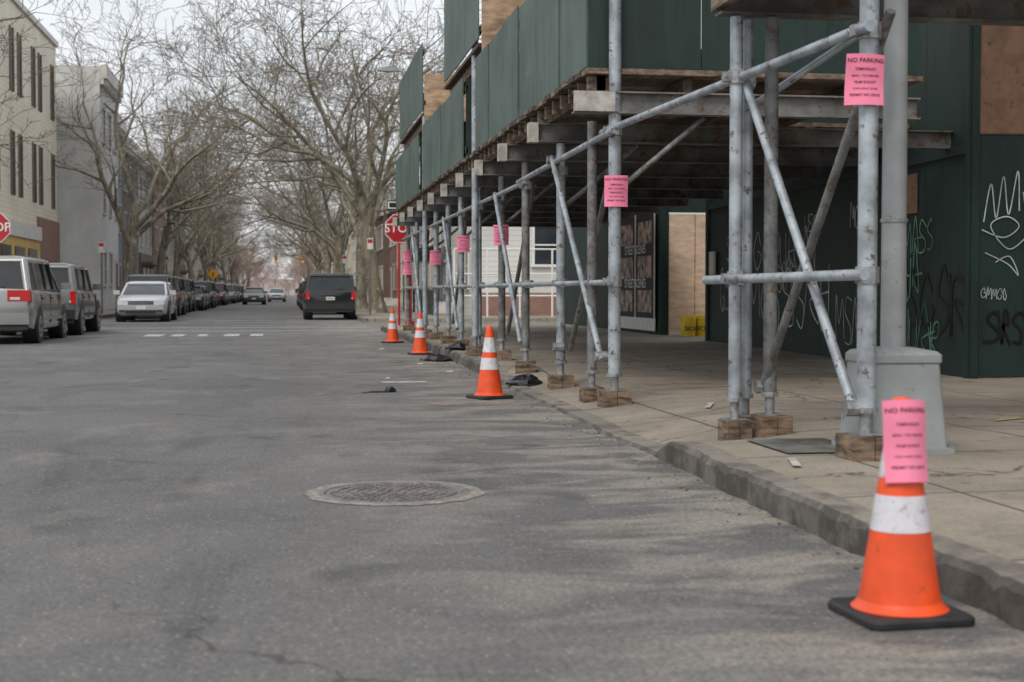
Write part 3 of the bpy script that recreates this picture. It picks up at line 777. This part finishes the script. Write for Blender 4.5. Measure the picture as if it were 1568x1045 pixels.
def car_mesh(kind, pk):
    K = KIND[kind]; Ln, W, H = K['L'], K['W'], K['H']; hw = W/2; P = PK[pk]; b = MB()
    rg = []
    for (y, ws, zb, zt) in K['st']:
        w = hw*ws; m = zb+(zt-zb)*.5
        half = [(.80*w, zb), (.96*w, zb+.07), (w*.995, m-.12), (w, m+.05), (w*.985, zt-.12), (w*.95, zt-.03), (w*.86, zt), (w*.4, zt+.012)]
        ring = [(x, y*Ln, z) for x, z in half]+[(-x, y*Ln, z) for x, z in reversed(half)]
        rg.append(ring[::-1])
    b.rings(rg, P)
    by0, by1 = K['gb'][0]*Ln, K['gb'][1]*Ln; ry0, ry1 = K['gr'][0]*Ln, K['gr'][1]*Ln; zb = K['belt']-.03; zr = H-.09
    wb, wt = hw*.93, hw*K['tw']
    wbf = hw*.86
    bot = [(-wb,by0,zb),(wb,by0,zb),(wbf,by1,zb),(-wbf,by1,zb)]; top = [(-wt,ry0,zr),(wt,ry0,zr),(wt*.96,ry1,zr),(-wt*.96,ry1,zr)]
    b.hexa(bot+top, 'carglass')
    def rr_(ins, z): 
        y0, y1 = ry0-.03+ins, ry1+.03-ins*1.3; x = wt+.02-ins; r = .12
        pts = []
        for cx, cy, a0 in ((x-r,y1-r,0),(-x+r,y1-r,90),(-x+r,y0+r,180),(x-r,y0+r,270)):
            for k in range(5): a = R(a0+90*k/4); pts.append((cx+r*math.cos(a), cy+r*math.sin(a), z))
        return pts
    b.rings([rr_(0, zr-.05), rr_(.0, zr+.01), rr_(.05, zr+.055), rr_(.16, zr+.085), rr_(.35, H)], P)
    pr = .045; rp = pr*1.4 if kind == 'sedan' else .085
    for sx in (-1, 1):
        b.tube((sx*(wb-.03),by0+.05,zb-.03),(sx*(wt-.03),ry0+.05,zr), rp, P, n=10); b.tube((sx*wbf,by1,zb),(sx*wt*.96,ry1,zr), pr, P, n=6)
        for q in K['pil']:
            yb = q*Ln; yt = min(max(yb, ry0), ry1); f = (yb-by0)/(by1-by0); wq = wb+(wbf-wb)*f
            b.tube((sx*(wq-.005),yb,zb),(sx*(wt-.01),yt,zr), pr*.8, P if q == K['pil'][0] else 'black', n=6)
        b.tube((sx*(wb+.01),by0,zb+.03),(sx*(wbf+.015),by1,zb+.03), .022, 'iron', n=6)
        ym = by1-.35
        b.box(*sorted((sx*(wb+.02), sx*(hw+.17))), ym-.05, ym+.05, zb+.05, zb+.2, P)
        for q in K['pil'][:2]: b.box(*sorted((sx*(hw-.005), sx*(hw+.012))), q*Ln+.08, q*Ln+.24, K['belt']-.18, K['belt']-.15, 'iron')
        for q in (*K['pil'], .22): b.box(*sorted((sx*(hw-.02), sx*(hw+.001))), q*Ln, q*Ln+.012, .4, K['belt']-.08, 'black')
        b.box(*sorted((sx*(hw-.01), sx*(hw+.012))), -.27*Ln, .27*Ln, .46, .53, 'black' if kind == 'suv' else P)
        r = .37 if kind == 'suv' else .335
        for yw in (-.315*Ln, .315*Ln):
            b.tube((sx*(hw-.3),yw,r+.03),(sx*(hw+.003),yw,r+.03), r+.065, 'black', n=28)
            b.tube((sx*(hw-.2),yw,r),(sx*(hw+.012),yw,r), r, 'black', n=28)
            b.tube((sx*(hw+.0),yw,r),(sx*(hw+.018),yw,r), r*.66, 'rim', n=24); b.tube((sx*(hw+.0),yw,r),(sx*(hw+.024),yw,r), r*.18, 'black', n=12)
            for a in range(5):
                t = 2*math.pi*a/5+.3; b.tube((sx*(hw+.006), yw+.42*r*math.cos(t), r+.42*r*math.sin(t)), (sx*(hw+.0205), yw+.42*r*math.cos(t), r+.42*r*math.sin(t)), r*.13, 'black', n=8)
    z0, z1, fx_, lw = K['tl']; yr = -.5*Ln
    for sx in (-1, 1):
        b.box(*sorted((sx*(hw*.97), sx*(hw*.97-lw))), yr-.012, yr+.10, z0, z1, 'tail')
        b.box(*sorted((sx*(hw*.9-lw*.3), sx*(hw*.93-lw*.8))), yr-.016, yr, z0+.03, z0+.08, 'head')
    bc = 'black' if kind == 'suv' else P
    b.box(-hw*.95, hw*.95, yr-.09, yr+.1, .40, .62, bc); b.box(-hw*.9, hw*.9, yr-.05, yr+.1, .30, .40, 'black')
    b.box(-.16, .16, yr-.03, yr, .74, .86, 'white_trim'); b.box(-.13,.13,yr-.034,yr-.031,.78,.82,'blue')
    b.box(-.35, .35, yr-.03, yr, .90, .92, 'iron')
    if kind != 'sedan':
        b.box(-.13, .13, ry0-.045, ry0+.02, zr-.03, zr-.005, 'tail')
        b.tube((0, by0-.03, zb+.06), (.45, by0-.0, zb+.1), .01, 'iron', n=5)
        b.tube((-wb+.05, by0+.02, zb+.0), (wb-.05, by0+.02, zb+.0), .05, P, n=8)
        b.tube((-wt+.05, ry0+.0, zr-.02), (wt-.05, ry0+.0, zr-.02), .05, P, n=8)
        for sx in (-1, 1): b.tube((sx*wt*.8, ry0+.2, H-.01), (sx*wt*.8, ry1-.3, H-.01), .02, 'iron', n=6)
    yf = .5*Ln; h0, h1 = K['hl']
    for sx in (-1, 1): b.box(*sorted((sx*(hw*.86), sx*(hw*.86-.34))), yf-.14, yf+.004, h0, h1, 'head'); b.box(*sorted((sx*(hw*.8), sx*(hw*.8-.2))), yf-.1, yf+.03, .36, .46, 'black')
    b.box(-.42, .42, yf-.1, yf+.015, h0+.01, h1-.02, 'iron'); 
    for k in range(3): b.box(-.42, .42, yf-.05, yf+.02, h0+.03+k*.045, h0+.045+k*.045, 'rim')
    b.box(-hw*.84, hw*.84, yf-.15, yf+.04, .42, .58, P); b.box(-.5,.5, yf-.1, yf+.045, .30, .41, 'black'); b.box(-.16,.16, yf+.041, yf+.048, .44, .56, 'white_trim')
    return b.mesh('parked_'+kind, ang=40)
CM = {}
def car(kind, pk, x, y, back=False, name=None):
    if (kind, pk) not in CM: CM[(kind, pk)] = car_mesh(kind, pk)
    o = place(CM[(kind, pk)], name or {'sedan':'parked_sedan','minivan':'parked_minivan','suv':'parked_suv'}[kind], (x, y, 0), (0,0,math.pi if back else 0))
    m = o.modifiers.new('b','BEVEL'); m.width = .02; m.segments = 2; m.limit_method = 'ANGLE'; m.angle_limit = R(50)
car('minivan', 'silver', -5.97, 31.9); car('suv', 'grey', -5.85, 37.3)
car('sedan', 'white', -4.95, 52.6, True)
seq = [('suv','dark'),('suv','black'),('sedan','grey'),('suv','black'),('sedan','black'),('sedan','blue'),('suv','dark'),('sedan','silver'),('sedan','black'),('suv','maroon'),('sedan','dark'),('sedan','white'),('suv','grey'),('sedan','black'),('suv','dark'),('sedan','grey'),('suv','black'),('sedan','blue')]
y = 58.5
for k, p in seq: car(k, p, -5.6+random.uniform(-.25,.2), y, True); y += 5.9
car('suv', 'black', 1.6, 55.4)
y = 68
for k, p in seq[3:12]: car(k, p, 1.75, y); y += 6.4
car('sedan', 'dark', -2.6, 118, True, 'sedan_car'); car('sedan', 'white', -1.0, 150, True, 'sedan_car')

# ---------------------------------------------------------------- trees
def rdir(r, d, a):
    d = d.normalized(); u = d.orthogonal().normalized(); w = d.cross(u); t = r.uniform(0, 2*math.pi)
    return (d*math.cos(a)+(u*math.cos(t)+w*math.sin(t))*math.sin(a)).normalized()
def tree_mesh(seed, H=19, lod=0, lean=(0,0), name='plane_tree'):
    r = random.Random(seed); b = MB(); S = H/19
    def branch(p, d, ln, rad, lv):
        ns = (7, 8, 5, 4, 2, 2)[lv]; sides = (12, 7, 5, 3, 3, 3)[lv]
        wob = (.07, .18, .24, .27, .27, .25)[lv]; pts = [(p.copy(), rad, d.copy())]
        endr = rad*(.6 if lv == 0 else .22)
        for i in range(ns):
            d = (d+Vector((r.gauss(0,wob), r.gauss(0,wob), r.gauss(0,wob)*.7+(.05 if lv < 3 else .02)))).normalized()
            q = p+d*(ln/ns); t = (i+1)/ns; r0 = max(rad+(endr-rad)*(i/ns), .010); r1 = max(rad+(endr-rad)*t, .008)
            b.tube(p, q, r0, 'bark' if lv < 3 else 'twig', r1=r1, n=sides, cap=False)
            p = q; pts.append((p.copy(), r1, d.copy()))
        return pts
    def at(pts, t):
        f = t*(len(pts)-1); i = min(int(f), len(pts)-2); g = f-i
        return pts[i][0].lerp(pts[i+1][0], g), pts[i][1]+(pts[i+1][1]-pts[i][1])*g, pts[i+1][2]
    tr = branch(Vector((0,0,-.1)), Vector((lean[0], lean[1], 1)), 5.6*S, .34*S, 0)
    b.tube((0,0,-.1), (lean[0]*.3,lean[1]*.3,.5), .48*S, 'bark', r1=.33*S, n=12, cap=False)
    cfg = {1:(5,.55,(18,46),(7.5,10.0)), 2:(7,.22,(30,62),(3.0,5.2)), 3:(6,.15,(30,65),(1.6,2.9)), 4:(5,.15,(30,65),(.8,1.6)), 5:(3,.2,(25,60),(.35,.8))}
    cur = [tr]
    for lv in range(1, 6-lod):
        nc, t0, (a0, a1), (l0, l1) = cfg[lv]; nxt = []
        for pts in cur:
            for k in range(nc):
                t = t0+(1-t0)*(k+r.uniform(.3,1))/nc; t = min(t, 1)
                q, rad, d = at(pts, t)
                a = R(r.uniform(a0, a1)) * (.45 if k == nc-1 else 1)
                dd = rdir(r, d, a)
                if dd.z < -.25: dd.z *= -.3
                ln = r.uniform(l0, l1)*S*(1.1-.35*t if lv > 1 else 1)
                pr = min(rad*.75, ln*(.022 if lv < 3 else .011)) if lv > 1 else rad*r.uniform(.5,.75)
                nxt.append(branch(q, dd, ln, max(pr, .010), lv))
        cur = nxt
    if lod == 0:
        for pts in r.sample(cur, min(len(cur), 500)):
            q = pts[-1][0]+Vector((0,0,-.09)); s = .03; i = b.mi('twig'); n = len(b.v)
            b.v += [tuple(q+Vector(o)*s) for o in ((1,0,0),(-1,0,0),(0,1,0),(0,-1,0),(0,0,1),(0,0,-1))]
            for f in ((0,2,4),(2,1,4),(1,3,4),(3,0,4),(2,0,5),(1,2,5),(3,1,5),(0,3,5)): b.f.append(tuple(n+k for k in f)); b.m.append(i)
    return b.mesh(name, ang=80)
TM = [tree_mesh(s, 19, lean=l) for s, l in ((21,(.12,0)), (34,(-.06,.03)), (47,(.02,-.05)), (58,(.16,.05)))]
rr = random.Random(9)
spots = [(-9.4,38,2,.95,2.9), (-8.1,74,0,1.0,0), (-8.1,90,1,.92,3.0), (-8.0,106,2,.85,1.2), (-8.0,124,3,.9,0.1), (-8.0,142,0,.85,.4)]
y = 160
while y < 225: spots.append((-8.0, y, rr.randrange(4), rr.uniform(.75,.9), rr.uniform(0,6))); y += 18
spots += [(3.9,62,1,1.05,1.0), (3.9,76,2,1.0,2.4), (3.7,92,0,.95,3.3), (3.7,108,3,.95,3.0)]
y = 125
while y < 225: spots.append((3.7, y, rr.randrange(4), rr.uniform(.8,.95), rr.uniform(0,6))); y += 17
for (x, y, k, s, rz) in spots: place(TM[k], 'plane_tree', (x, y, .1), (0,0,rz), scale=s)
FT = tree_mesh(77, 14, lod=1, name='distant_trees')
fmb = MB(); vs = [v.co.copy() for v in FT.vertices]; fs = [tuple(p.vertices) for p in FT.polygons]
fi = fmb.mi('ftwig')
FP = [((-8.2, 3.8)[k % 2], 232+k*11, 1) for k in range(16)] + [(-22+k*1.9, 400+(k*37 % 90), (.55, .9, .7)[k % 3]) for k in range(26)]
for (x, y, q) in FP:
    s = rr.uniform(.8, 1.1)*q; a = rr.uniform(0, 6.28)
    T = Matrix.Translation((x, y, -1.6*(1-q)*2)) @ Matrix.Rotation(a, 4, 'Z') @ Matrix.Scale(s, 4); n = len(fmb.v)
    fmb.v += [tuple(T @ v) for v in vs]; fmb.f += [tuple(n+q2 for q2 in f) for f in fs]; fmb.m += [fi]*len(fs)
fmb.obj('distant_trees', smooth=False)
M['wood'] = mat('bare_woodland', (.25, .20, .18), .25, .15, 1, 0, 0, spots=(.34, .29, .27), spot_t=.5)
b = MB(); cols = 90; rows_ = [[], [], []]
for k in range(cols+1):
    x = -120+k*2.8; h = 5.0+1.2*math.sin(k*.35)+rr.uniform(-.6, .6)
    rows_[0].append((x, 520, -.02)); rows_[1].append((x, 530, h*.6)); rows_[2].append((x, 545, h))
for r_ in rows_: b.v += r_
for j in range(2):
    for k in range(cols): a = j*(cols+1)+k; b.f.append((a, a+1, a+cols+2, a+cols+1)); b.m.append(b.mi('wood'))
b.obj('distant_hill', ang=80)

# ---------------------------------------------------------------- litter
def litter(name, loc, sx, sy, sz, seed, mk='bag'):
    r = random.Random(seed); b = MB(); rows, n = 5, 12; rg = []
    for j in range(rows+1):
        ph = math.pi/2*j/rows*.97; rg.append([(sx*math.cos(ph)*math.cos(2*math.pi*k/n)*r.uniform(.7,1.25), sy*math.cos(ph)*math.sin(2*math.pi*k/n)*r.uniform(.7,1.25), sz*math.sin(ph)*r.uniform(.6,1.3)) for k in range(n)])
    b.rings(rg, mk); b.obj(name, loc, (0,0,r.uniform(0,3)), ang=25)
litter('trash_bag', (2.60, 15.4, .03), .24, .20, .10, 1); litter('trash_bag', (2.25, 21.5, .0), .22, .3, .10, 2); litter('trash_bag', (2.66, 22.2, .15), .28, .2, .09, 3)
litter('trash_bag', (2.45, 25.5, .0), .25, .25, .11, 5)
litter('crushed_can', (1.06, 14.9, .0), .11, .07, .05, 8, 'bag'); litter('flattened_rubber', (.93, 14.85, 0), .19, .06, .015, 9, 'black')
rl = random.Random(4); b = MB()
for k in range(420):
    y = rl.uniform(3.8, 26); x = kerbx(y)-abs(rl.gauss(0, .14))-.02 if rl.random() < .93 else rl.uniform(-4, 7)
    z = 0.001 if x < kerbx(y)-.02 else hs(x-kerbx(y), y)
    s = rl.uniform(.003, .009); a = rl.uniform(0, 3)
    T = Matrix.Translation((x, y, z)) @ Matrix.Rotation(a, 4, 'Z')
    b.hexa([(-s,-s,0),(s*1.3,-s,0),(s,s*.8,0),(-s,s,0),(-s*.6,-s*.6,s*.8),(s*.7,-s*.5,s*.6),(s*.5,s*.5,s*.9),(-s*.5,s*.6,s*.5)], rl.choice(['timber_d','kerb','steel','timber']), T)
b.obj('debris', smooth=False)
b = MB()
for (x, y, s) in ((2.1,18.5,.05),(1.9,20.5,.045),(1.7,26,.05),(1.2,17.2,.03)):
    z = .003
    b.poly([(x-s,y-s*.6,z),(x+s,y-s*.8,z+.006),(x+s*.8,y+s,z+.012),(x-s*.7,y+s*.8,z+.004)], 'white')
b.obj('paper_scraps', smooth=False)

# ---------------------------------------------------------------- world, sun
w = bpy.data.worlds.new("World"); bpy.context.scene.world = w; w.use_nodes = True; nt = w.node_tree
bg = nt.nodes['Background']; sky = nt.nodes.new('ShaderNodeTexSky'); sky.sky_type = 'NISHITA'; sky.sun_disc = False
el, az = R(48), R(215)
sky.sun_elevation = el; sky.sun_rotation = az; sky.air_density = 1.2; sky.dust_density = 3
tc = nt.nodes.new('ShaderNodeTexCoord'); mp = nt.nodes.new('ShaderNodeMapping'); mp.inputs['Scale'].default_value = (1,1,2.5); L(nt, tc.outputs['Generated'], mp.inputs[0])
f = ramp(nt, noise(nt, mp.outputs[0], 2.6, 6, .55, .3), .40, .60, .66, .97)
col = mix(nt, f, sky.outputs[0], (8.75, 8.95, 9.3)); L(nt, col, bg.inputs[0]); bg.inputs[1].default_value = .118
sl = bpy.data.lights.new('sun', 'SUN'); sl.energy = 1.5; sl.angle = R(20); sl.color = (1, .95, .88)
so = bpy.data.objects.new('sun', sl); C.objects.link(so)
sd = Vector((math.sin(az)*math.cos(el), math.cos(az)*math.cos(el), math.sin(el)))
so.rotation_euler = sd.to_track_quat('Z', 'Y').to_euler()

# ---------------------------------------------------------------- camera
cd = bpy.data.cameras.new('camera'); cam = bpy.data.objects.new('camera', cd); C.objects.link(cam)
cam.location = (0, 0, 1.05); cam.rotation_euler = (R(90-1.985), 0, R(-9.0))
cd.lens = 50; cd.sensor_width = 36; cd.clip_end = 5000; cd.clip_start = .05
cd.dof.use_dof = True; cd.dof.focus_distance = 13.5; cd.dof.aperture_fstop = 3.2
bpy.context.scene.camera = cam
vs_ = bpy.context.scene.view_settings; vs_.view_transform = 'Standard'; vs_.look = 'None'; vs_.exposure = 0
